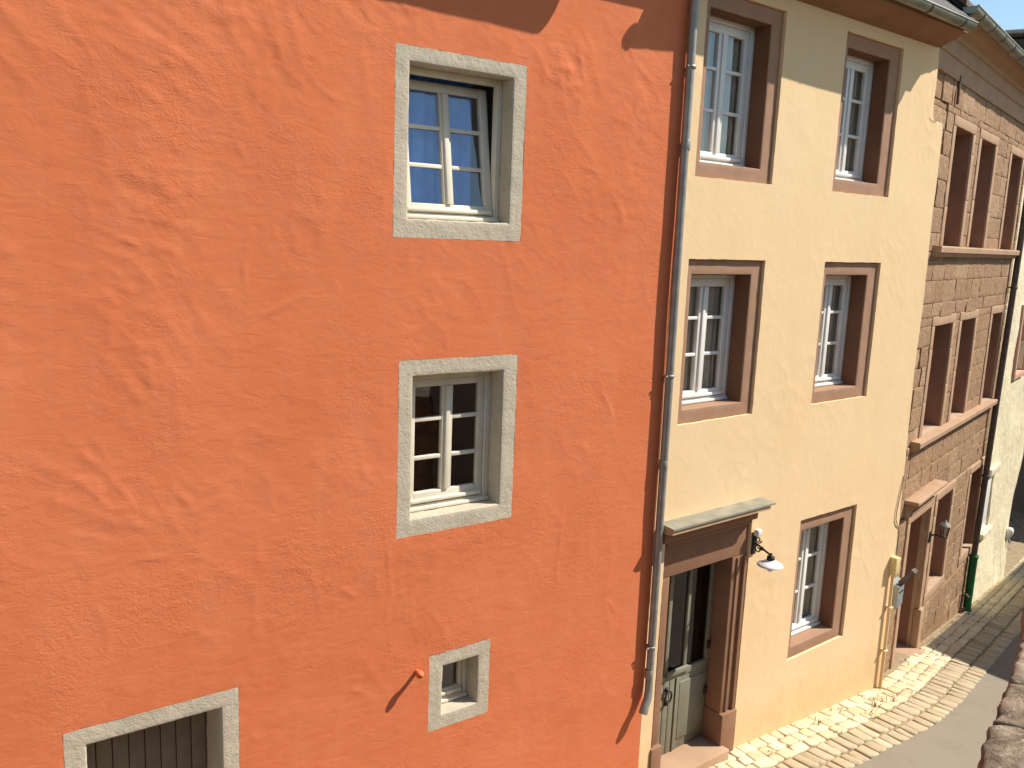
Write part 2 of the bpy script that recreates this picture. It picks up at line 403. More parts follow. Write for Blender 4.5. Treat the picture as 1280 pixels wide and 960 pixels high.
def yellow_disp(s, z):
    d = .006*N1(s*.8, z*.8, 22) + .002*N1(s*2.6, z*2.6, 27)
    r = 1-abs(N1(s*2.7+3, z*3.1+8, 31)); k = max(0, min(1, .25+N1(s*.9, z*.9, 40)*1.8)); d += .003*r**10*k; u, v = s*.6-z*.8, s*.8+z*.6; d += .0016*k*(1-abs(N1(u*3, v*9, 44)))**6
    return d+.0008*N1(s*18, z*18, 33)

def ring(outer, op, ds, dback, rough, open_bottom=False):
    """stone frame round an opening as one piece, soft at its arrises"""
    o0, o1, y0, y1 = outer; s0, s1, z0, z1 = op; amp = .006 if rough else .002; rr = .014 if rough else .007; sd = o0*3.1+y0
    def dsp(s, z):
        e = min(abs(s-o0), abs(s-o1), abs(z-y0), abs(z-y1))
        e2 = math.hypot(max(s0-s, 0, s-s1), max(z0-z, 0, z-z1)); e = e2 if rough else min(e, e2)
        k = max(0, 1-e/rr); d = ds-rr*(1-math.sqrt(max(0, 1-k*k)))*.8
        return d+amp*.6*N1(s*7+sd, z*7, 4)+amp*.35*N1(s*24, z*24+sd, 5)
    mk = [s0, s1]; mz = [z0, z1]
    for x in (o0, s0, s1, o1): mk += [x-rr, x-rr*.4, x+rr*.4, x+rr]
    for z in (y0, z0, z1, y1): mz += [z-rr, z-rr*.4, z+rr*.4, z+rr]
    mk = [x for x in mk if o0 <= x <= o1]; mz = [z for z in mz if y0 <= z <= y1]
    return wall_mb(lines(o0, o1, .04, mk), lines(y0, y1, .04, mz), [op], dsp, -dback, jit=.006 if rough else .0025)
# ------------------------------------------------------------------ windows
def window(T, op, dr, paint, outer=None, ds=0., smat=None, tilt=0, cols=(.5,), bars=(), fr=.055, sash=.07, stile=.12,
           bottom=.13, rough=0, curtain=None, label=None, name='window', reveal=None, backd=.75):
    """op = opening (s0, s1, z0, z1); dr = depth of the window plane behind d=0"""
    s0, s1, z0, z1 = op; D = -dr
    f = MB()
    for b in ((s0, s0+fr, z0, z1), (s1-fr, s1, z0, z1), (s0+fr, s1-fr, z1-fr, z1), (s0+fr, s1-fr, z0, z0+.05)):
        f.rbox((b[0], D-.07, b[2]), (b[1], D, b[3]), .006, .5)
    f.rbox((s0+.01, D-.02, z0+.004), (s1-.01, D+.035, z0+.035), .008, .5)
    w = T.part(name, f, M[paint], label=label)
    a0, a1, b0, b1 = s0+fr+.003, s1-fr-.003, z0+.054, z1-fr-.003
    def place(p):
        if not tilt: return p
        h = p[2]-b0; return (p[0], p[1]-math.sin(tilt)*h, b0+h*math.cos(tilt))
    sm = MB(); g0, g1 = a0+sash, a1-sash; h0, h1 = z0+bottom, b1-sash
    D2 = D-.012; c = (g0+g1)/2
    def bx(x0, x1, y0, y1, e=0): sm.rbox((x0, D2-.05, y0), (x1, D2+e, y1), .007, .6, xf=place)
    bx(a0, g0, b0, b1); bx(g1, a1, b0, b1); bx(g0, g1, h1, b1); bx(g0, g1, b0, h0)
    sm.rbox((a0+.02, D2-.01, b0+.012), (a1-.02, D2+.03, b0+.045), .008, .6, xf=place)
    vb = []
    if stile:
        bx(c-stile/2, c-.004, h0, h1); bx(c+.004, c+stile/2, h0, h1); bx(c-.022, c+.022, h0, h1, .016)
        spans = [(g0, c-stile/2), (c+stile/2, g1)]
    else: spans = [(g0, g1)]
    for z in bars:
        for x0, x1 in spans: sm.rbox((x0, D2-.035, z-.017), (x1, D2-.004, z+.017), .006, .6, xf=place)
    sa = T.part('sash', sm, M[paint], w)
    p = MB()
    for x0, x1 in spans:
        zz = [h0]+sorted(bars)+[h1]
        for y0, y1 in zip(zz, zz[1:]):
            q = [place((x, D2-.026, y)) for x, y in ((x0, y0), (x1, y0), (x1, y1), (x0, y1))]
            # every light sits a hair differently in its putty
            j = [0]*4; tl = random.uniform(-.0012, .0012); j = [-tl, tl, tl, -tl]
            q = [(a, b+jj, cc) for (a, b, cc), jj in zip(q, j)]
            p.add(q+[(a, b-.005, cc) for a, b, cc in q], [(0, 1, 2, 3), (7, 6, 5, 4), (0, 4, 5, 1), (1, 5, 6, 2), (2, 6, 7, 3), (3, 7, 4, 0)])
    T.part('pane', p, M['glass'], w)
    if outer:
        T.part('surround', ring(outer, op, ds, D-.05, rough), M[smat], w)
    if reveal:
        s0_, s1_, z0_, z1_ = op; e_ = .0035; rv = MB(); da = reveal
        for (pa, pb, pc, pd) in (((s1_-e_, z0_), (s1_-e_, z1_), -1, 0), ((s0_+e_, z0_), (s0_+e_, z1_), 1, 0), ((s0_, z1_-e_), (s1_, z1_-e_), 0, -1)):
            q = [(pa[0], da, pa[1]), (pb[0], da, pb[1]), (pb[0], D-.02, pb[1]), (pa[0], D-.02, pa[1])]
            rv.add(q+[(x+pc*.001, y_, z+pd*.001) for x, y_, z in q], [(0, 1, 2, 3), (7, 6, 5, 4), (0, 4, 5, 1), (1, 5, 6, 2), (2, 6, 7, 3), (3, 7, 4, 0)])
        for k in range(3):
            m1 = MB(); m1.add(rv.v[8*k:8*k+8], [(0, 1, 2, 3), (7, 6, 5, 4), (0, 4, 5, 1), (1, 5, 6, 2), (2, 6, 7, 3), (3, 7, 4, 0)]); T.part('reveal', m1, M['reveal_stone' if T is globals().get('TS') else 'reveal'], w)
    rm = MB(); e = .35; Db = D-backd
    vs = [(s0-e, D-.075, z0-e), (s1+e, D-.075, z0-e), (s1+e, D-.075, z1+e), (s0-e, D-.075, z1+e), (s0-e, Db, z0-e), (s1+e, Db, z0-e), (s1+e, Db, z1+e), (s0-e, Db, z1+e),
          (s0, D-.075, z0), (s1, D-.075, z0), (s1, D-.075, z1), (s0, D-.075, z1)]
    rm.add(vs, [(4, 5, 6, 7), (0, 1, 5, 4), (1, 2, 6, 5), (2, 3, 7, 6), (3, 0, 4, 7), (0, 8, 9, 1), (1, 9, 10, 2), (2, 10, 11, 3), (3, 11, 8, 0)])
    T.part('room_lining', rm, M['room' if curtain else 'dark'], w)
    if curtain:
        for (x0, x1, y0, y1, mt, dz) in curtain:
            cm = MB(); n = int((x1-x0)/.012); vs = []; fs = []
            for i in range(n+1):
                x = x0+(x1-x0)*i/n; ph = x*55+2*math.sin(x*17)
                for k in range(7):
                    zz = y0+(y1-y0)*k/6; vs.append((x+.006*math.sin(zz*3+x*30), D-dz-.02*math.sin(ph)*(1.25-.5*k/6), zz))
            for i in range(n):
                for k in range(6): a = i*7+k; fs.append((a, a+7, a+8, a+1))
            cm.add(vs, fs, True); T.part('curtain', cm, M[mt], w)
    return w

def gutter(T, name, mat, s0, z0, s1, z1, d, r, straps=(), parent=None):
    """half-round channel hung at d, rim heights z0..z1"""
    mb = MB(); seg = 14; n = max(2, int((s1-s0)/.5)); vs = []; fs = []
    def prof(rr):
        return [(d+rr*math.cos(math.pi+math.pi*k/seg), rr*math.sin(math.pi+math.pi*k/seg)) for k in range(seg+1)]
    pr = prof(r)+prof(r-.006)[::-1]; m = len(pr)
    for i in range(n+1):
        s = s0+(s1-s0)*i/n; z = z0+(z1-z0)*i/n+.003*math.sin(i*2.3)
        for dd, zz in pr: vs.append((s, dd, z+zz))
    for i in range(n):
        for k in range(m): fs.append((i*m+k, i*m+(k+1) % m, (i+1)*m+(k+1) % m, (i+1)*m+k))
    mb.add(vs, fs, True)
    for s, z in ((s0, z0), (s1, z1)): mb.add([(s, dd, z+zz) for dd, zz in prof(r)], [tuple(range(seg+1))])
    mb.tube([(s0, d+r, z0), (s1, d+r, z1)], .011, 8)
    g = T.part(name, mb, M[mat], parent)
    for s in straps:
        z = z0+(z1-z0)*(s-s0)/(s1-s0); sb = MB(); po = prof(r+.006); pi = prof(r+.0005)
        k2 = len(po); vs = [(s+e, dd, z+zz) for e in (-.016, .016) for dd, zz in po]
        sb.add(vs, [(k, k+1, k2+k+1, k2+k) for k in range(k2-1)], True)
        T.part('gutter_strap', sb, M['pipe_dark'], g)
    return g

# ------------------------------------------------------------------ street heights
HU = [(-60, -1.6), (-30, -2.9), (0, -5.4), (6, -5.84), (7.84, -5.956), (11.2, -6.187), (12.4, -6.32), (17.45, -7.0), (25, -7.85), (40, -9.0), (80, -10.5), (300, -14)]
def h(u):
    for (a, p), (b, q) in zip(HU, HU[1:]):
        if u <= b: return p+(q-p)*(u-a)/(b-a)
    return HU[-1][1]
def gz(x, y): return h(x+.1*max(-8, min(8, y)))
PATH = [Vector((-6, 0)), Vector((6.147, 0)), Vector((11.09, .259)), Vector((21.2, 3.03)), Vector((30, 5.6))]
def path(u):
    """point and outward normal on the house line; u = metres from x=-6"""
    out = Vector((0, 0)); nn = Vector((0, 0)); k = 0
    for e in (-.6, -.3, 0, .3, .6):
        r = max(0, u+e); 
        for a, b in zip(PATH, PATH[1:]):
            L = (b-a).length
            if r <= L or b is PATH[-1]:
                t = (b-a)/L; out += a+t*r; nn += Vector((t.y, -t.x)); break
            r -= L
    return out/5, nn.normalized()

def structure(name, mb, mat, label, cat):
    o = mb.build(name, mat); tag(o, label, cat, kind='structure'); return o
class WMB(MB):   # world x, y, z(eye) -> stored so that build() keeps them
    def pt(self, x, y, z): return (x, -y, z+ZO)

g = WMB(); xs = sorted(set([-150, -90, -60, -40, -30, -20, -10, -6]+[x*1.5-3 for x in range(0, 30)]+[45, 55, 70, 90, 120, 180])); ys = [-150, -90, -50, -30, -20, -12, -8, -5, -3, -1.5, 0, 1.5, 3, 5, 8, 12, 20, 30, 50, 90, 150]
vs = [g.pt(x, y, gz(x, y)-.04) for x in xs for y in ys]; n = len(ys)
g.add(vs, [(i*n+k, (i+1)*n+k, (i+1)*n+k+1, i*n+k+1) for i in range(len(xs)-1) for k in range(n-1)], True)
structure('ground', g, M['ground'], 'brown cobbled ground falling away down the lane', 'ground')

VC = 1.0
def strip(name, v0, v1, u0, u1, du, dz, mat, label, cat, nv=2, edge=0):
    m = WMB(); vs = []; U = int((u1-u0)/du)
    for i in range(U+1):
        u = u0+(u1-u0)*i/U; p, nn = path(u)
        for k in range(nv+1):
            v = v0+(v1-v0)*k/nv
            if k == 0: v += edge*N1(u*3, 1, 1)
            q = p+nn*v; vs.append(m.pt(q.x, q.y, gz(q.x, q.y)+dz))
    k1 = nv+1
    m.add(vs, [(i*k1+k, (i+1)*k1+k, (i+1)*k1+k+1, i*k1+k+1) for i in range(U) for k in range(nv)], True)
    return structure(name, m, mat, label, cat)
strip('road', VC-.02, 5.2, 2, 34, .25, -.012, M['road'], 'worn pale asphalt lane curving past the houses', 'road', 4)
strip('pavement_bed', -.4, VC+.01, 2, 34, .25, -.018, M['joint'], 'sandy joints between the paving setts', 'pavement')

def setts(name, mat, rows, u0, u1, lmin, lmax, gap, label, hmax=.011):
    m = WMB(); rnd = random.Random(3)
    for (v0, v1) in rows:
        u = u0+rnd.uniform(0, .2)
        while u < u1:
            L = rnd.uniform(lmin, lmax); ua, ub = u+gap/2, u+L-gap/2; va, vb = v0+gap/2, v1-gap/2; u += L
            top = rnd.uniform(0, hmax); tl = [rnd.uniform(-.004, .004) for _ in range(4)]; sk = rnd.uniform(-.02, .02)
            P = []
            for (uu, vv, dz) in ((ua, va, 0), (ub, va, 0), (ub, vb, 0), (ua, vb, 0)):
                P.append((uu+(sk if vv == vb else 0)+rnd.uniform(-.012, .012), vv+rnd.uniform(-.012, .012)))
            cu = sum(p[0] for p in P)/4; cv = sum(p[1] for p in P)/4; vs = []
            for ins, dz in ((0, -.05), (0, -.012), (.012, 0.0), (.03, .004)):
                for (uu, vv), t in zip(P, tl):
                    f_ = 1-ins/max(.05, min(ub-ua, vb-va)); uu2 = cu+(uu-cu)*f_; vv2 = cv+(vv-cv)*f_
                    p, nn = path(uu2); q = p+nn*vv2; vs.append(m.pt(q.x, q.y, gz(q.x, q.y)+top+dz+t))
            fs = [(a*4+k, a*4+(k+1) % 4, a*4+4+(k+1) % 4, a*4+4+k) for a in range(3) for k in range(4)]+[(12, 13, 14, 15)]
            m.add(vs, fs, True)
    return structure(name, m, mat, label, 'pavement')
setts('pavement_flags', M['flags'], [(-.02, .15), (.15, .31), (.31, .46)], 12.2, 30, .14, .32, .011, 'pale limestone paving stones along the foot of the walls')
setts('pavement_setts', M['setts'], [(.47, .75), (.765, 1.0)], 12.2, 30, .13, .21, .02, 'rows of brown setts edging the pavement')

# ------------------------------------------------------------------ orange house
TO = Thing('orange_house', FO, 0, 0, -5.5, 'tall orange roughcast house with three small grey framed windows', 'house')
WU = (3.10, 4.297, -.045, 1.367); WM = (3.17, 4.317, -2.473, -1.005); WS = (3.509, 4.137, -4.303, -3.587); DR = (.688, 1.868, -6.2, -3.402)
holes = [WU, WM, WS, DR]; OHOLES += holes; mk = [x for q in holes for x in q[:2]]; mz = [x for q in holes for x in q[2:]]
sl = lines(.2, 6.12, .022, mk); zl = lines(-5.2, 2.75, .022, mz)
zl = [-6.2, -5.7]+zl
TO.part('wall', wall_mb(sl, zl, holes, orange_disp, .1, jit=.006), M['orange'])
ow = MB(); ow.box(-8, .2, -.3, -.002, -6.3, 2.75); TO.part('wall', ow, M['orange'])
bd = MB(); bd.box(-8, 6.1, -7.5, -1.6, -6.3, 2.7); TO.part('rear_wall', bd, M['garden'])
en = MB(); en.box(6.0, 6.12, -1.6, -.15, -6.3, 2.7); TO.part('end_wall', en, M['garden'])
fl = MB(); fl.box(-8, 6.1, -1.6, -.3, 2.6, 2.7); TO.part('ceiling', fl, M['garden'])
def roof(T, mat, s0, s1, d0, z0, pitch, depth, th=.07, name='roof'):
    m = MB(); t = math.tan(R(pitch)); m.prism([(d0, z0), (d0, z0+th), (d0-depth, z0+th+depth*t), (d0-2*depth, z0+th), (d0-2*depth, z0), (d0-depth, z0+depth*t)], s0, s1)
    return T.part(name, m, M[mat])
ro = roof(TO, 'slate', -8, 5.1, .36, 2.66, 42, 3.9)
rb = MB(); t42 = math.tan(R(42)); rb.prism([(.29, 2.64), (.29, 2.71), (-3.54, 2.64+3.83*t42+.07), (-3.54, 2.64+3.83*t42)], 5.1, 6.16); TO.part('roof', rb, M['slate'])
cb = MB(); cb.prism([(0, 2.5), (.3, 2.6), (.3, 2.67), (0, 2.67)], -8, 5.1); TO.part('eaves_board', cb, M['soffit'])
cb = MB(); cb.prism([(0, 2.5), (.2, 2.58), (.2, 2.64), (0, 2.64)], 5.1, 6.12); TO.part('eaves_board', cb, M['soffit'])
gutter(TO, 'gutter', 'zinc', -8, 2.80, 5.15, 2.665, .40, .075)
window(TO, (3.222, 4.168, .1, 1.252), .15, 'ivory', WU, .0005, 'grey', tilt=R(8.5), fr=.05, sash=.075, stile=.092, bottom=.13, bars=(.53, .835), rough=1,
       curtain=[(3.2, 4.03, .0, 1.28, 'blue', .23)])
window(TO, (3.299, 4.170, -2.327, -1.141), .17, 'ivory', WM, .0005, 'grey', fr=.06, sash=.062, stile=.105, bottom=.155, bars=(-1.875, -1.545), rough=1)
window(TO, (3.645, 4.008, -4.172, -3.72), .17, 'ivory', WS, .0005, 'grey', fr=.04, sash=.04, stile=0, bottom=.115, bars=(), rough=1, backd=.6)
# plank door low on the left, in a grey stone frame
dm = MB(); x = .828
while x < 1.735:
    dm.rbox((x+.003, -.44, -5.72), (min(x+.113, 1.735)-.003, -.40, -3.54), .006, .8); x += .113
dd = TO.part('door', dm, M['door_brown'])
TO.part('surround', ring((.69, 1.866, -5.9, -3.404), (.828, 1.737, -5.75, -3.535), .0005, -.40, 1), M['grey'], dd)
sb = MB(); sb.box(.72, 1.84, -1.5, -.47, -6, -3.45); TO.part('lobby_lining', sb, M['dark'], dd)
hb = MB(); hb.tube([(1.6, -.4, -4.7), (1.6, -.35, -4.7), (1.5, -.35, -4.7)], .011); TO.part('handle', hb, M['iron'], dd)
# painted iron stub on the wall
st = MB(); st.tube([(3.39, -.02, -3.70), (3.37, .06, -3.68), (3.355, .105, -3.665)], [.02, .019, .02], 12)
st.lathe((3.35, .12, -3.66), [(.002, -.036), (.022, -.028), (.034, -.008), (.034, .008), (.024, .026), (.002, .034)], 14, (-.1, 1, .1))
TO.part('wall_stub', st, M['orange'])

# ------------------------------------------------------------------ yellow house
TY = Thing('yellow_house', FY, 0, 0, -5.85, 'three storey pale yellow house with brown painted window frames and a canopied door', 'house')
Wc = [(.2, 1.437), (2.565, 3.785)]; Wr = [(.636, 2.36), (-1.835, -.157)]
wins = [(c[0], c[1], r[0], r[1]) for c in Wc for r in Wr]+[(2.59, 3.85, -5.1, -3.268)]
PD = (.15, 1.606, -6.3, -3.0)
holes = wins+[PD]
def edge_y(z):
    P = [(-6.3, 5.02), (-5.4, 5.03), (-4.17, 5.049), (-3.29, 4.998), (-2.63, 4.981), (-1.55, 4.943), (-.7, 4.972), (.43, 4.935), (1, 4.945), (1.3, 4.939), (1.628, 4.922), (1.632, 4.66), (1.88, 4.63), (2.2, 4.634), (2.8, 4.6)]
    for (a, p), (b, q) in zip(P, P[1:]):
        if z <= b: return p+(q-p)*(z-a)/(b-a)
    return P[-1][1]
def warp_y(s, z):
    if s <= 4.5: return s
    e = edge_y(z)+.008*N1(z*7, 3, 1); return 4.5+(s-4.5)*(e-4.5)/.5
mk = [x for q in holes for x in q[:2]]+[4.5]; mz = [x for q in holes for x in q[2:]]+[1.6285, 1.6315]
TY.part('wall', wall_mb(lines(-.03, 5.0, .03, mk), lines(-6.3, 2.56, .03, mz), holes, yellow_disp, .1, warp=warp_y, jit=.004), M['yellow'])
bd = MB(); bd.box(0, 4.55, -7.5, -1.6, -6.5, 2.7); TY.part('rear_wall', bd, M['garden'])
fl = MB(); fl.box(0, 4.55, -1.6, -.1, 2.5, 2.6); TY.part('ceiling', fl, M['garden'])
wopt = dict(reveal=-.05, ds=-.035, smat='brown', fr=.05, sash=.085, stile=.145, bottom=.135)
cur = lambda a, b, z0, z1: [(a-.05, a+.485*(b-a), z0, z1, 'curtain', .105), (a+.50*(b-a), b+.05, z0, z1, 'curtain', .105)]
for (o0, o1, y0, y1) in wins:
    i0, i1 = o0+.098, o1-.182; j0, j1 = y0+.145, y1-.155
    k0, k1 = j0+.135, j1-.078
    i1 = o1-.18 if o0 < 1 else o1-.22
    w = window(TY, (i0, i1, j0, j1), .235, 'white', (o0+.002, o1-.002, y0+.002, y1-.002), bars=(k0+(k1-k0)/3, k0+2*(k1-k0)/3), curtain=cur(i0, i1, j0-.05, j1+.05), **wopt)
# cornice, gutter, roof
co = MB(); co.prism([(-.05, 2.49), (.02, 2.497), (.1, 2.515), (.2, 2.555), (.3, 2.6), (.36, 2.61), (.36, 2.68), (-.05, 2.68)], -.02, 4.56); TY.part('cornice', co, M['soffit'])
gutter(TY, 'gutter', 'zinc_old', -.02, 2.765, 4.46, 2.688, .425, .078, straps=(.7, 1.6, 2.5, 3.4, 4.2))
roof(TY, 'slate', -.02, 4.62, .40, 2.70, 40, 3.9)
# doorway
pt = MB(); Zt = -3.487; Zb = -5.98
for a, b in ((.152, .30), (1.352, 1.604)):
    pt.rbox((a, -.26, -5.41), (b, -.03, Zt), .01, .4, .001)
    pt.rbox((a-.012, -.262, Zb-.1), (b+.012, .022, -5.41), .012, .4, .002)
for a, b, dd in ((.172, .20, -.012), (1.425, 1.455, -.012), (1.54, 1.585, .0)):
    pt.rbox((a, -.04, -5.41), (b, dd, Zt-.02), .006, .8)
pt.rbox((.152, -.26, Zt), (1.604, -.03, -3.02), .01, .4, .001)
pt.rbox((.16, -.04, -3.12), (1.60, .02, -3.05), .02, .5)
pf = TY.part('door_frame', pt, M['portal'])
sp = MB(); sp.rbox((.13, -.35, -6.25), (1.40, .12, -5.80), .02, .2, .003); TY.part('doorstep', sp, M['dressed'], pf)
dm = MB(); D0 = -.25
def bx(m, s0, s1, z0, z1, d0=-.045, d1=0, r=.006): m.rbox((s0, D0+d0, z0), (s1, D0+d1, z1), r, .8)
zr = -4.80
for a, b in ((.30, .345), (.585, .64), (.905, .955), (1.285, 1.352)): bx(dm, a, b, zr, Zt)
bx(dm, .30, 1.352, Zt-.07, Zt, -.045, .002); bx(dm, .30, 1.352, zr-.08, zr, -.045, .004); bx(dm, .60, .97, zr-.03, zr+.03, -.01, .03)
x = .30
while x < .78: bx(dm, x+.004, x+.092, -5.80, zr-.08); x += .096
bx(dm, .785, .80, -5.80, zr-.08, -.045, .014); bx(dm, .803, 1.352, -5.80, zr-.08, -.05, -.006)
bx(dm, .86, 1.30, -5.68, zr-.16, -.02, .006, .01)
dr = TY.part('door', dm, M['door_green'])
pn = MB()
for a, b in ((.345, .585), (.64, .905), (.955, 1.285)): pn.box(a, b, D0-.03, D0-.024, zr, Zt-.07)
TY.part('pane', pn, M['glass_dim'], dr)
cu = MB(); vs = []; fs = []
for i in range(90):
    x = .36+i*.0103
    for k in range(3): vs.append((x, D0-.1-.02*math.sin(x*60), zr-.05+k*.65))
for i in range(89):
    for k in range(2): a = i*3+k; fs.append((a, a+3, a+4, a+1))
cu.add(vs, fs, True); TY.part('curtain', cu, M['dark'], dr)
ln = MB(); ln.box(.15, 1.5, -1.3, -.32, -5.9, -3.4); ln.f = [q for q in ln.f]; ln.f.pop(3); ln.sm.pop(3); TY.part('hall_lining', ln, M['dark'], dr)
hd = MB(); hd.rbox((.375, D0, -5.08), (.425, D0+.014, -4.90), .006, .2); hd.tube([(.40, D0+.01, -4.96), (.40, D0+.06, -4.96), (.50, D0+.06, -4.97)], .011); TY.part('handle', hd, M['iron'], dr)
kn = MB(); kn.lathe((.63, D0, -4.98), [(.03, 0), (.03, .02), (.012, .035), (.002, .05)], 12, (0, 1, 0))
kn.tube([(.63+.05*math.sin(a), D0+.045, -5.05+.07*math.cos(a)) for a in [i*math.pi/8 for i in range(17)]], .011, 8); kn.rbox((.615, D0, -5.17), (.645, D0+.03, -5.11), .006, .2)
TY.part('knocker', kn, M['iron'], dr)
for z in (-5.2, -4.62):
    hs = MB(); hs.rbox((1.29, D0, z-.05), (1.345, D0+.02, z+.05), .008, .2); TY.part('hinge', hs, M['iron'], dr)
cn = MB(); cn.prism([(-.03, -2.955), (.19, -2.915), (.19, -2.85), (-.03, -2.835)], .035, 1.665)
cp = TY.part('canopy', cn, M['lead'])
cn = MB(); cn.rbox((.06, -.02, -3.05), (1.62, .07, -2.955), .01, .4); TY.part('bed_mould', cn, M['soffit'], cp)
fs_ = MB(); fs_.prism([(-.02, -2.830), (.203, -2.846), (.206, -2.865), (.198, -2.865), (.196, -2.85), (-.02, -2.834)], .03, 1.735); TY.part('flashing', fs_, M['zinc_old'], cp)
# thin cable looping down the wall edge
cb = MB(); cb.tube([(4.985, .01, -3.05), (4.93, .015, -3.3), (4.885, .015, -3.55), (4.89, .015, -3.66), (4.94, .015, -3.74), (5.02, .01, -3.80), (5.04, .01, -3.9), (5.03, .01, -4.2)], .007, 8); TY.part('cable', cb, M['garden'])

# enamel wall lamp beside the door
TL = Thing('wall_lamp', FY, 1.665, 0, -3.45, 'white enamel dish lamp on a scrolled iron bracket right of the canopied door', 'lamp')
b_ = MB(); b_.rbox((1.63, 0, -3.50), (1.70, .025, -3.24), .008, .2)
def spiral(c, r0, turns, sgn, n=26):
    return [(c[0], c[1]+r0*(1-.75*i/n)*math.cos(turns*2*math.pi*i/n), c[2]+sgn*r0*(1-.75*i/n)*math.sin(turns*2*math.pi*i/n)) for i in range(n+1)]
b_.tube(spiral((1.665, .075, -3.42), .05, 1.4, 1), .008, 8); b_.tube(spiral((1.665, .07, -3.31), .042, 1.3, -1), .008, 8)
b_.tube([(1.665, .02, -3.36), (1.64, .1, -3.365), (1.60, .22, -3.385), (1.575, .30, -3.395), (1.57, .315, -3.42)], .012, 10)
b_.tube(spiral((1.655, .13, -3.40), .03, 1.2, 1), .006, 8)
TL.part('bracket', b_, M['iron'])
jb = MB(); jb.rbox((1.63, .02, -3.27), (1.71, .085, -3.19), .015, .2); TL.part('junction_box', jb, M['enamel'])
s_ = MB(); s_.lathe((1.57, .315, -3.49), [(.004, .07), (.028, .07), (.036, .05), (.048, .035), (.085, .02), (.13, -.004), (.146, -.022), (.143, -.027), (.125, -.012), (.08, .01), (.04, .022), (.004, .03)], 32)
TL.part('lamp_shade', s_, M['enamel'])
n_ = MB(); n_.lathe((1.57, .315, -3.43), [(.004, .06), (.014, .055), (.018, .03), (.042, .02), (.045, -.02), (.03, -.03)], 16); TL.part('lamp_holder', n_, M['iron'])
u_ = MB(); u_.lathe((1.57, .315, -3.51), [(.015, .02), (.03, -.01), (.036, -.04), (.026, -.07), (.004, -.082)], 16); TL.part('bulb', u_, M['enamel'])

# yellow service box and conduit
TB = Thing('service_box', FY, 4.93, 0, -6.15, 'yellow painted service box with conduit pipe at the right edge of the yellow wall', 'box')
m = MB(); m.rbox((4.875, -.01, -4.44), (4.985, .10, -4.20), .01, .2); TB.part('cover', m, M['box_yellow'])
m = MB(); m.tube([(4.93, .045, -4.42), (4.94, .045, -5.2), (4.945, .045, -6.2)], .023, 12); TB.part('conduit', m, M['yellow'])
for z in (-4.95, -5.6):
    m = MB(); m.rbox((4.90, 0, z-.012), (4.985, .08, z+.012), .006, .2); TB.part('clip', m, M['yellow'])

# zinc downpipe between the orange and the yellow house
TD = Thing('downpipe', FO, 6.1, .11, -4.9, 'grey zinc downpipe with an elbow at its foot between the orange and yellow walls', 'downpipe')
m = MB(); m.tube([(6.10, .43, 2.72), (6.10, .42, 2.64), (6.105, .11, 2.33), (6.11, .065, 2.24), (6.11, .058, 2.1), (6.115, .058, 0), (6.125, .058, -2), (6.135, .058, -4.55), (6.13, .065, -4.63), (6.10, .085, -4.72), (6.055, .10, -4.78), (6.03, .105, -4.85)], [.045, .043, .041, .041, .041, .041, .041, .041, .043, .044, .044, .047], 16)
pp = TD.part('pipe', m, M['zinc'])
for z in (-1.3, -4.15, 1.6):
    m = MB(); m.lathe((6.12, .058, z), [(.042, -.016), (.048, -.014), (.048, .014), (.042, .016)], 16); m.tube([(6.12, .03, z), (6.12, -.02, z)], .01, 8); m.tube([(6.07, .075, z), (6.05, .08, z)], .01, 8); TD.part('pipe_clip', m, M['zinc'])
for z in (.9, -2.2, -4.45):
    m = MB(); m.lathe((6.123, .058, z), [(.0415, -.05), (.044, -.045), (.044, .045), (.0415, .05)], 16); TD.part('pipe_joint', m, M['zinc'])

# ------------------------------------------------------------------ sandstone house
TS = Thing('sandstone_house', FS, 0, 0, -6.3, 'reddish sandstone block house with tall narrow deep windows in pairs', 'house')
R1 = [(1.2, 2.205, .09, 1.722), (2.775, 3.79, .09, 1.722), (5.105, 6.1, .09, 1.722)]
R2 = [(1.33, 2.395, -2.69, -1.06), (2.965, 3.935, -2.69, -1.06), (5.25, 6.13, -2.69, -1.06)]
R3 = [(2.875, 3.89, -5.62, -4.015), (5.25, 6.22, -5.62, -4.015)]
SD = (1.25, 2.42, -6.9, -4.01)
SUR = .15
keep = [(a-SUR, b+SUR, c-(.09 if c > -5 else .17), d+SUR-.01) for a, b, c, d in R1+R2+R3]+[(SD[0]-.16, SD[1]+.16, SD[2], SD[3]+.16)]
rnd = random.Random(11); bl = MB(); z = -7.6; row = 0
courses = []
while z < 2.28:
    hh = rnd.choice((.29, .32, .34, .37)); courses.append((z, min(z+hh, 2.30))); z += hh
def right_edge(z): return 6.55+.02*z if z > -3 else 6.49+(z+3)*.07
for (z0, z1) in courses:
    if z1-z0 < .08: continue
    zc = (z0+z1)/2; cuts = [(-.35, right_edge(zc))]
    # openings that this course crosses are cut out; blocks butt against their surrounds
    zs = sorted({z0, z1} | {k[2] for k in keep if z0 < k[2] < z1} | {k[3] for k in keep if z0 < k[3] < z1})
    for ya, yb in zip(zs, zs[1:]):
        if yb-ya < .03: continue
        ym = (ya+yb)/2; sp = [(-.12, right_edge(zc))]
        for k in keep:
            if k[2] < ym < k[3]:
                ns = []
                for a, b in sp:
                    if k[0] > a: ns.append((a, min(b, k[0])))
                    if k[1] < b: ns.append((max(a, k[1]), b))
                sp = ns
        for a, b in sp:
            if b-a < .04: continue
            x = a
            while x < b-.01:
                L = rnd.uniform(.34, .85)
                if b-(x+L) < .2: L = b-x
                e = rnd.uniform(.0, .008); gp = rnd.uniform(.002, .005)
                bl.rbox((x+gp, -.14, ya+gp), (x+L-gp, e-(.02 if x < .25 else 0), yb-gp), .006, .05, .0095, 10, rnd.random()*50); x += L
TS.part('wall', bl, M['stone'])
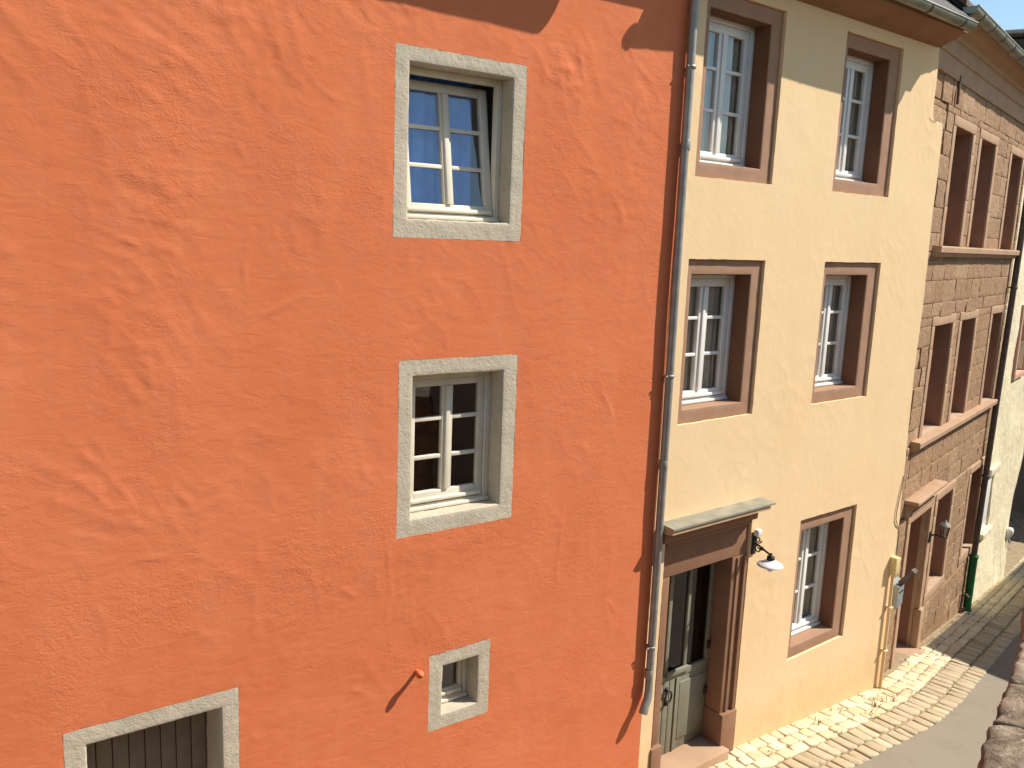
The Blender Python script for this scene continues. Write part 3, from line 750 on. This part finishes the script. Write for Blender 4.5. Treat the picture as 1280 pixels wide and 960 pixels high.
mo = MB(); 
def wm(s, z): return -.007+.005*N1(s*6, z*6, 3)-(.045 if s < 1 else 0)
allop = R1+R2+R3+[SD]
mk = [x for q in allop for x in q[:2]]; mz = [x for q in allop for x in q[2:]]
TS.part('mortar', wall_mb(lines(-.12, 6.42, .12, mk), lines(-7.6, 2.3, .12, mz), allop, wm, .1), M['mortar'])
bd = MB(); bd.box(-.3, 6.4, -8, -2.0, -7.6, 2.9); TS.part('rear_wall', bd, M['garden'])
fl = MB(); fl.box(-.3, 6.4, -2.0, -.2, 2.4, 2.5); TS.part('ceiling', fl, M['garden'])
def sbars(a, c): return (c+.55, c+1.05)
for (s0, s1, z0, z1) in R1+R2+R3:
    lo = z0-(.17 if z0 < -5 else .09)
    w = window(TS, (s0, s1, z0, z1), .72, 'white', None, reveal=-.012, fr=.05, sash=.06, stile=.09, bottom=.13, bars=(z0+.6, z0+1.1), backd=.8)
    sr = MB(); o = .016
    for a, b in ((s0-SUR, s0), (s1, s1+SUR)):
        zz = z0
        while zz < z1-.01:
            e = min(z1, zz+rnd.uniform(.5, .85)); e = z1 if z1-e < .25 else e
            sr.rbox((a, -.72, zz+.002), (b, o+rnd.uniform(-.003, .003), e-.002), .008, .12, .003, 7, rnd.random()*20); zz = e
    sr.rbox((s0-SUR, -.72, z1+.001), (s1+SUR, o, z1+SUR-.012), .01, .12, .004, 7, 2)
    sr.rbox((s0-SUR, -.72, lo), (s1+SUR, o+.003, z0-.001), .01, .12, .004, 7, 3)
    TS.part('surround', sr, M['dressed'], w)
for (a, b) in ((1.4, 2.3), (2.98, 3.88)):           # relieving stones above the middle row
    mm = MB(); c = (a+b)/2; r = .34
    arc = [(c+r*math.cos(t), -.925+.21*math.sin(t)) for t in [math.pi*i/14 for i in range(15)]]
    vs = [(s, .022, z) for s, z in arc]+[(s, -.02, z) for s, z in arc]; n = len(arc)
    mm.add(vs, [tuple(range(n)), tuple(range(n, 2*n))[::-1]]+[(i, i+1, n+i+1, n+i) for i in range(n-1)]+[(n-1, 0, n, 2*n-1)]); TS.part('relieving_stone', mm, M['stone'])
for (a, b, zt) in ((.72, 6.32, .085), (.86, 6.3, -2.70)):
    mm = MB(); mm.prism([(-.02, zt-.15), (.05, zt-.15), (.075, zt-.11), (.12, zt-.085), (.125, zt-.02), (.115, zt), (-.0, zt+.006), (-.02, zt)], a, b); TS.part('sill', mm, M['dressed'])
mm = MB(); mm.prism([(-.05, 2.275), (.03, 2.275), (.03, 2.50), (.055, 2.515), (.062, 2.54), (.05, 2.56), (.05, 2.70), (.075, 2.715), (.085, 2.745), (.10, 2.76), (.2, 2.80), (.29, 2.86), (.29, 2.93), (-.05, 2.93)], -.13, 6.5); TS.part('cornice', mm, M['dressed'])
gutter(TS, 'gutter', 'zinc_old', -.30, 2.915, 6.6, 2.875, .365, .085, straps=(.1, .75, 1.4, 2.05, 2.7, 3.35, 4.0, 4.65, 5.3, 5.95))
roof(TS, 'tiles', -.36, 6.6, .33, 2.92, 38, 4.2)
# door with stepped canopy
dm = MB(); x = SD[0]
while x < SD[1]-.01:
    dm.rbox((x+.003, -.56, -6.40), (min(x+.117, SD[1])-.003, -.52, SD[3]), .006, .9); x += .117
sd = TS.part('door', dm, M['door_red'])
fr = MB()
for a, b in ((SD[0]-.15, SD[0]), (SD[1], SD[1]+.15)):
    fr.rbox((a, -.05, -5.75 if a > 2 else -7.0), (b, .03, SD[3]), .01, .15, .003, 7, 4)
    if a > 2: fr.rbox((a-.02, -.05, -7.0), (b+.02, .07, -5.75), .02, .15, .004, 7, 5)
fr.rbox((SD[0]-.15, -.05, SD[3]), (SD[1]+.15, .03, SD[3]+.15), .01, .15, .003, 7, 4)
fr.rbox((SD[0]-.1, -.02, SD[3]+.15), (SD[1]+.05, .06, SD[3]+.2), .01, .3)
TS.part('surround', fr, M['dressed'], sd)
for bx_ in ((SD[0]-.12, SD[0]-.004, -7.0, SD[3]), (SD[1]+.004, SD[1]+.12, -7.0, SD[3]), (SD[0]-.12, SD[1]+.12, SD[3]+.003, SD[3]+.1)):
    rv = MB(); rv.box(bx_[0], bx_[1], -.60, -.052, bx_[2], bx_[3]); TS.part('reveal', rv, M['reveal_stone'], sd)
stp = MB(); stp.rbox((SD[0]-.003, -.62, -6.9), (SD[1]+.003, .2, -6.41), .02, .15, .004, 7, 5); TS.part('doorstep', stp, M['dressed'], sd)
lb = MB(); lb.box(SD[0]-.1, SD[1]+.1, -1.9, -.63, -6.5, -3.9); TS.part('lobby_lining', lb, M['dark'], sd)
cp = MB(); cp.rbox((.86, -.03, -3.625), (2.5, .20, -3.57), .012, .15, .003, 7, 8)
cpo = TS.part('canopy', cp, M['dressed'])
fz = MB(); fz.rbox((.96, -.03, -3.86), (2.46, .03, -3.63), .01, .2, .003, 7, 8); TS.part('frieze', fz, M['dressed'], cpo)
for s in (1.12, 1.72, 2.32):
    c_ = MB(); c_.prism([(.028, -3.628), (.17, -3.628), (.15, -3.67), (.07, -3.74), (.028, -3.82)], s-.1, s+.1); TS.part('corbel', c_, M['dressed'], cpo)
hb = MB(); hb.tube([(2.3, -.52, -5.15), (2.3, -.46, -5.15), (2.2, -.46, -5.15)], .012); TS.part('handle', hb, M['brass'], sd)
vb = MB(); vb.tube([(.99, .03, 2.35), (.99, .035, 1.98)], .02, 8); TS.part('wall_tie', vb, M['rust'])

# lantern between door and window
TN = Thing('wall_lantern', FS, 2.5, .03, -4.6, 'black glazed lantern on a short arm right of the sandstone doorway', 'lantern')
m = MB(); m.rbox((2.46, .02, -4.62), (2.54, .05, -4.44), .006, .2); m.tube([(2.5, .05, -4.5), (2.5, .12, -4.47), (2.5, .24, -4.49)], .016, 8); TN.part('bracket', m, M['iron'])
m = MB(); cx, cd = 2.5, .24
for i in range(6):
    a = i*math.pi/3; m.tube([(cx+.05*math.cos(a), cd+.05*math.sin(a), -4.47), (cx+.078*math.cos(a), cd+.078*math.sin(a), -4.30)], .006, 6)
m.lathe((cx, cd, -4.48), [(.002, -.03), (.025, -.02), (.055, 0), (.055, .012), (.002, .012)], 6)
m.lathe((cx, cd, -4.30), [(.084, -.006), (.09, .004), (.084, .008)], 6)
bodyl = TN.part('cage', m, M['iron'])
m = MB(); m.lathe((cx, cd, -4.295), [(.095, 0), (.06, .045), (.03, .06), (.022, .08), (.004, .1)], 6); TN.part('cap', m, M['capm'])
m = MB(); m.lathe((cx, cd, -4.465), [(.046, 0), (.073, .16)], 6); TN.part('pane', m, M['glass'])

# letterbox with rolled newspaper
TM = Thing('letterbox', FS, .7, .03, -5.12, 'pale grey metal letterbox fixed left of the sandstone doorway', 'letterbox')
m = MB(); m.rbox((.56, .02, -5.12), (.86, .135, -4.76), .012, .2); TM.part('body', m, M['mail'])
m = MB(); m.prism([(.015, -4.76), (.15, -4.79), (.15, -4.775), (.015, -4.735)], .55, .87); TM.part('lid', m, M['mail'])
m = MB(); m.rbox((.62, .134, -4.90), (.80, .14, -4.87), .003, .2); TM.part('slot', m, M['iron'])
TP = Thing('newspaper', FS, .75, .1, -4.74, 'rolled newspaper in a dark sleeve standing out of the letterbox', 'newspaper')
ax0 = Vector((.62, .13, -4.74)); ax1 = Vector((.77, .25, -4.575))
m = MB(); m.tube([ax0, ax1], .04, 16); TP.part('sleeve', m, M['tube'])
m = MB(); dirv = (ax1-ax0).normalized(); u1 = dirv.orthogonal().normalized(); u2 = dirv.cross(u1)
m.tube([ax1+dirv*.002, ax1+dirv*.04], .038, 14)
for k in range(3):
    m.tube([ax1+dirv*(.052+.002*k)+(u1*math.cos(t*.5)+u2*math.sin(t*.5))*(.03-.009*k) for t in range(13)], .006, 6)
TP.part('paper_roll', m, M['paper'])

# brown downpipe with green foot
TG = Thing('downpipe', FS, 6.1, .1, -7.05, 'dark brown downpipe with a green painted foot between sandstone and cream walls', 'downpipe')
m = MB(); m.tube([(6.5, .36, 2.82), (6.5, .33, 2.72), (6.48, .14, 2.35), (6.47, .11, 2.2), (6.44, .1, .65), (6.19, .1, -2.73), (5.99, .1, -5.80)], .055, 14); TG.part('pipe', m, M['pipe_dark'])
m = MB(); m.tube([(6.0, .1, -5.76), (5.99, .1, -6.85), (5.985, .12, -6.95), (5.97, .17, -7.04)], .075, 16); m.lathe((6.0, .1, -5.79), [(.06, .02), (.085, .015), (.085, -.04), (.075, -.045)], 16); TG.part('foot', m, M['green'])
for s, z in ((6.36, -.6), (6.1, -4.2)):
    m = MB(); m.lathe((s, .1, z), [(.056, -.02), (.066, -.018), (.066, .018), (.056, .02)], 14); m.tube([(s, .05, z), (s, -.02, z)], .012, 6); TG.part('pipe_clip', m, M['pipe_dark'])
TW = Thing('water_tap', FS, 5.75, 0, -7.0, 'small rusty standpipe tap beside the green pipe foot', 'tap')
m = MB(); m.tube([(5.75, .03, -6.98), (5.75, .04, -6.55), (5.75, .09, -6.50), (5.75, .15, -6.55)], .022, 10); TW.part('pipe', m, M['rust'])
m = MB(); m.tube([(5.70, .06, -6.46), (5.80, .06, -6.46)], .012, 8); m.tube([(5.75, .06, -6.5), (5.75, .06, -6.45)], .01, 8); TW.part('handle', m, M['rust'])
m = MB(); m.tube([(5.82, .02, -6.98), (5.82, .05, -6.84), (5.84, .09, -6.82)], .026, 10); TW.part('stub', m, M['rust'])

# ------------------------------------------------------------------ cream house
TC = Thing('cream_house', FS, 8, 0, -7.2, 'weathered cream rendered house beyond the dark downpipe', 'house')
CW = (7.02, 7.75, -5.62, -4.42); CW2 = (8.35, 9.3, -2.46, -1.1)
def warp_c(s, z):
    e = 11.2+.02*z if z > -4.6 else max(10.1, 11.1+(z+4.6)*.55); e += .05*N1(z*1.5, 2, 2)
    return 9.4+(s-9.4)*(e-9.4)/1.8 if s > 9.4 else s
def cream_disp(s, z): return -.03+.03*N1(s*1.1, z*1.1, 50)+.008*N1(s*5, z*5, 51)+max(0, -5.6-z)*.06
mk = [CW[0], CW[1], CW2[0], CW2[1], 9.4]; mz = [CW[2], CW[3], CW2[2], CW2[3]]
TC.part('wall', wall_mb(lines(6.42, 11.2, .07, mk), lines(-8.2, 2.9, .07, mz), [CW, CW2], cream_disp, .5, warp=warp_c, jit=.01), M['cream'])
bd = MB(); bd.box(6.5, 10.0, -8, -1.5, -8.2, 2.9); TC.part('rear_wall', bd, M['cream'])
m = MB(); x = CW[0]
while x < CW[1]-.01: m.rbox((x+.002, -.1, CW[2]), (min(x+.1, CW[1])-.002, -.06, CW[3]), .006, .8); x += .1
sh = TC.part('shutter', m, M['white'])
m = MB(); m.rbox((CW[0]-.05, -.06, CW[3]), (CW[1]+.12, .05, CW[3]+.16), .015, .2, .006); TC.part('lintel', m, M['cream'], sh); m = MB(); m.rbox((CW[0]-.05, -.06, CW[2]-.12), (CW[1]+.1, .06, CW[2]), .015, .2, .006); TC.part('sill', m, M['cream'], sh)
w = window(TC, CW2, .3, 'white', None, fr=.05, sash=.06, stile=.09, bottom=.13, bars=(-1.7,))
m = MB()
for a, b, c, d in ((8.23, 8.35, -2.58, -1.0), (9.3, 9.42, -2.58, -1.0), (8.35, 9.3, -2.58, -2.46), (8.35, 9.3, -1.1, -1.0)): m.rbox((a, -.36, c), (b, .02, d), .012, .2, .004)
TC.part('surround', m, M['peach'], w)
gutter(TC, 'gutter', 'zinc_old', 6.62, 2.95, 11, 2.9, .3, .08)
roof(TC, 'slate', 6.62, 11.0, .26, 2.93, 38, 4.2)
TF = Thing('wall_fitting', FS, 9.6, .05, -6.3, 'small rounded white fitting at the corner of the cream wall', 'fitting')
m = MB(); m.lathe((10.05, .05, -6.33), [(.002, .14), (.05, .12), (.085, .07), (.095, .0), (.09, -.1), (.06, -.16), (.002, -.17)], 18, (0, .35, .9)); TF.part('shell', m, M['enamel'])
m = MB(); m.tube([(10.05, 0, -6.45), (10.05, .07, -6.5), (10.05, .1, -6.58)], .025, 10); TF.part('spout', m, M['zinc'])

# ------------------------------------------------------------------ houses further off
FW = Frame(0, 0, 0)
def far_house(name, x, y, ang, w, dp, zb, ze, zr_, wall, rf, label, hip=0, wins_=()):
    F = Frame(x, y, ang); T = Thing(name, F, 0, 0, zb, label, 'house')
    m = MB(); m.box(0, w, -dp, 0, zb, ze); T.part('wall', m, M[wall])
    o = .35; m = MB(); hp = hip
    vs = [(-o, o, ze), (w+o, o, ze), (w+o, -dp-o, ze), (-o, -dp-o, ze), (-o+hp, -dp/2, zr_), (w+o-hp, -dp/2, zr_), (-o, o, ze+.12), (w+o, o, ze+.12), (w+o, -dp-o, ze+.12), (-o, -dp-o, ze+.12)]
    m.add(vs, [(0, 1, 2, 3), (0, 1, 7, 6), (1, 2, 8, 7), (2, 3, 9, 8), (3, 0, 6, 9), (6, 7, 5, 4), (7, 8, 5), (8, 9, 4, 5), (9, 6, 4)]); T.part('roof', m, M[rf])
    for (a, b, c, d) in wins_:
        m = MB()
        for e in ((a-.06, a, c-.06, d+.06), (b, b+.06, c-.06, d+.06), (a, b, c-.06, c), (a, b, d, d+.06), ((a+b)/2-.03, (a+b)/2+.03, c, d)): m.box(e[0], e[1], 0, .03, e[2], e[3])
        wo = T.part('window', m, M['white']); m = MB(); m.box(a, b, .003, .01, c, d); T.part('pane', m, M['glass'], wo)
        m = MB(); m.box(a, b, .0015, .0025, c, d); T.part('room_lining', m, M['dark'], wo)
    return T
# dark slate hung house whose top shows above the sandstone gutter
T = Thing('slate_house', Frame(28.8, 14.6, -63), 0, 0, -8, 'dark slate hung house rising behind the sandstone gutter', 'house')
m = MB(); m.box(0, 16, -7, 0, -8, 7.2); T.part('wall', m, M['slate'])
m = MB(); m.prism([(.3, 7.21), (.3, 7.33), (-3.5, 7.42), (-7.2, 7.33), (-7.2, 7.21)], -.2, 16.2); T.part('roof', m, M['slate'])
m = MB(); m.tube([(-.2, .36, 7.35), (16.2, .36, 7.35)], .08, 10); T.part('gutter', m, M['zinc'])
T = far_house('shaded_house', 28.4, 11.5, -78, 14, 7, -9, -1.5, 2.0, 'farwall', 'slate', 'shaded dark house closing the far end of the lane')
# houses across the lane (they shade the lane and are mirrored in the panes)
T = Thing('hipped_house', Frame(19.3, -2.55, 11), 0, 0, -8, 'hip roofed house across the lane, outside the picture', 'house')
def poly(ins): return [(ins, ins*1.2), (12-ins, ins), (11-ins, 9-ins), (-1.75+ins, 9-ins)]      # (s, d): corner by the lane first
m = MB(); q = poly(.35); m.add([(a, b, z) for z in (-8.5, .95) for a, b in q], [(0, 1, 2, 3), (7, 6, 5, 4), (0, 4, 5, 1), (1, 5, 6, 2), (2, 6, 7, 3), (3, 7, 4, 0)]); T.part('wall', m, M['garden'])
m = MB(); q = poly(0); r2 = [(4.5, 4.5), (6.5, 4.5)]
m.add([(a, b, .9) for a, b in q]+[(a, b, 1.0) for a, b in q]+[(a, b, 2.2) for a, b in r2], [(3, 2, 1, 0), (0, 1, 5, 4), (1, 2, 6, 5), (2, 3, 7, 6), (3, 0, 4, 7), (4, 5, 9, 8), (5, 6, 9), (6, 7, 8, 9), (7, 4, 8)]); T.part('roof', m, M['slate'])
far_house('long_house', 13, -10, 180, 20, 7, -6, .8, 3.6, 'garden', 'slate', 'long house facing the orange wall across the lane',
          wins_=[(1+3*i, 2+3*i, -1.4, .1) for i in range(6)])

# ------------------------------------------------------------------ parapet at the lower right, near the eye
TR_ = Thing('parapet_wall', Frame(4.1, -4.5, 17.5), 0, 0, -5.7, 'low mortared rubble wall with weathered coping stones at the lower right corner', 'wall')
F = Frame(4.1, -4.5, 17.5)
def loc(x, y):
    dx, dy = x-F.x, y-F.y; c, s = math.cos(F.a), math.sin(F.a); return (dx*c+dy*s, dx*s-dy*c)
E = [loc(*p) for p in ((3.0, -4.66), (3.699, -4.408), (3.974, -4.305), (4.235, -4.225), (4.501, -4.14), (4.827, -4.022), (5.314, -3.862), (5.686, -3.692), (6.2, -3.5))]
def edge_d(s):
    for (a, p), (b, q) in zip(E, E[1:]):
        if s <= b: return -(p+(q-p)*(s-a)/(b-a)) if False else (p+(q-p)*(s-a)/(b-a))
    return E[-1][1]
ZP = -2.2
m = MB(); m.box(-1.2, 2.15, .2, .62, -6.0, ZP-.16); TR_.part('rubble_wall', m, M['rubble'])
rnd = random.Random(5)
crack = loc(4.13, -4.335)[0]
cuts = [crack-1.5, crack-.72, crack, crack+.55, crack+1.15, crack+1.9]
for i, (a, b) in enumerate(zip(cuts, cuts[1:])):
    m = MB(); sd_ = rnd.random()*40; tilt = rnd.uniform(-.012, .012); up = rnd.uniform(-.012, .012)
    def xf(p, a=a, b=b, sd_=sd_, tilt=tilt, up=up):
        s, d, z = p; t = 1-d/.7; s2 = s+.02*N1(d*4, sd_, 3)+.35*d
        k = max(0, min(1, (z-ZP+.12)/.12))
        z2 = z+k*(.022*N1(s*3+sd_, d*3, 1)+.012*N1(s*9+sd_, d*9, 2)+.005*N1(s*26, d*26, 3)+tilt*(s-a)/(b-a)+up)
        d2 = d+edge_d(s2)*max(0, t)+(.016*N1(s*7, z*6+sd_, 7)+.014*N1(s*23, z*12, 8)+.007*N1(s*50, z*30, 9))*max(0, t)
        return (s2, d2, z2)
    m.rbox((a+.026, 0, ZP-.17), (b-.026, .7, ZP), .035, .03, .005, 14, sd_, xf=xf)
    TR_.part('coping_stone', m, M['rubble'])
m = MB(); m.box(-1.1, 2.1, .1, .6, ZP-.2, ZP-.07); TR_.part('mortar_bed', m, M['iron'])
tr = WMB(); tr.box(-6, 6.6, 5.2, 12, 0, 3.2)
o = structure('terrace', tr, M['grass'], 'grassy terrace above the lane', 'terrace')

# ------------------------------------------------------------------ weeds along the foot of the walls
wd = MB(); rnd = random.Random(8)
def tuft(x, y, n, ln):
    z = gz(x, y)+.01
    for _ in range(n):
        a = rnd.uniform(0, 6.28); l_ = ln*rnd.uniform(.5, 1.2); b = rnd.uniform(.3, 1.2); p = Vector((x+rnd.uniform(-.05, .05), -(y+rnd.uniform(-.05, .05)), z+ZO))
        q = p+Vector((math.cos(a)*l_*b*.6, math.sin(a)*l_*b*.6, l_*.6)); r_ = q+Vector((math.cos(a)*l_*.5, math.sin(a)*l_*.5, -l_*.1)); w = Vector((-math.sin(a), math.cos(a), 0))*.004
        wd.add([p-w, p+w, q+w, r_, q-w], [(0, 1, 2, 4), (4, 2, 3)])
for u in [14.2+i*.17 for i in range(52)]:
    p, nn = path(u+rnd.uniform(-.1, .1)); v = rnd.choice((.03, .05, .08, .3, .47, .47))
    if rnd.random() < .55: q = p+nn*v; tuft(q.x, q.y, rnd.randint(3, 8), rnd.uniform(.025, .06))
for (x, y) in ((10.6, .02), (10.75, -.02), (10.5, -.1), (10.9, -.12), (11.05, -.02), (9.95, .06), (9.3, -.02), (10.2, -.2)): tuft(x, y, 9, .085)
o = wd.build('weeds', M['weed']); tag(o, 'dry weeds growing in the paving joints along the walls', 'weeds', kind='stuff')

# ------------------------------------------------------------------ light, sky, camera
L = Vector((1.65, -1, 2.15)).normalized()
sun = bpy.data.lights.new('sun', 'SUN'); sun.energy = 5.0; sun.angle = R(.53); sun.color = (1, .94, .84)
so = bpy.data.objects.new('sun', sun); COL.objects.link(so); so.rotation_euler = L.to_track_quat('Z', 'Y').to_euler(); so.location = (10, -10, 20)
wo = bpy.data.worlds.new('World'); scene.world = wo; wo.use_nodes = True; nt = wo.node_tree
sk = nt.nodes.new('ShaderNodeTexSky'); sk.sky_type = 'NISHITA'; sk.sun_disc = False
sk.sun_elevation = math.asin(L.z); sk.sun_rotation = math.atan2(L.x, L.y); sk.air_density = 1.0; sk.dust_density = .5; sk.ozone_density = 0.0
mx_ = nt.nodes.new('ShaderNodeMix'); mx_.data_type = 'RGBA'; mx_.blend_type = 'MULTIPLY'; mx_.inputs[0].default_value = 1; mx_.inputs[7].default_value = (.91, 1.0, .97, 1)
nt.links.new(sk.outputs[0], mx_.inputs[6]); nt.links.new(mx_.outputs[2], nt.nodes['Background'].inputs['Color']); nt.nodes['Background'].inputs['Strength'].default_value = .115
vs_ = scene.view_settings; vs_.view_transform = 'Standard'; vs_.look = 'None'; vs_.exposure = .51; vs_.gamma = 1; vs_.use_curve_mapping = False

cam = bpy.data.cameras.new('camera'); co_ = bpy.data.objects.new('camera', cam); COL.objects.link(co_)
cam.sensor_fit = 'HORIZONTAL'; cam.sensor_width = 36; cam.lens = 1080/1280*36; cam.clip_start = .05; cam.clip_end = 2000
r_ = Vector((.8180374, -.5739094, .0379844)); u_ = Vector((.0665314, .1600163, .9848697)); f_ = Vector((.5713041, .8031331, -.1690824))
mt = Matrix((r_, u_, -f_)).transposed().to_4x4(); mt.translation = Vector((0, -6, ZO)); co_.matrix_world = mt
scene.camera = co_
scene.cycles.max_bounces = 8; scene.cycles.transparent_max_bounces = 12
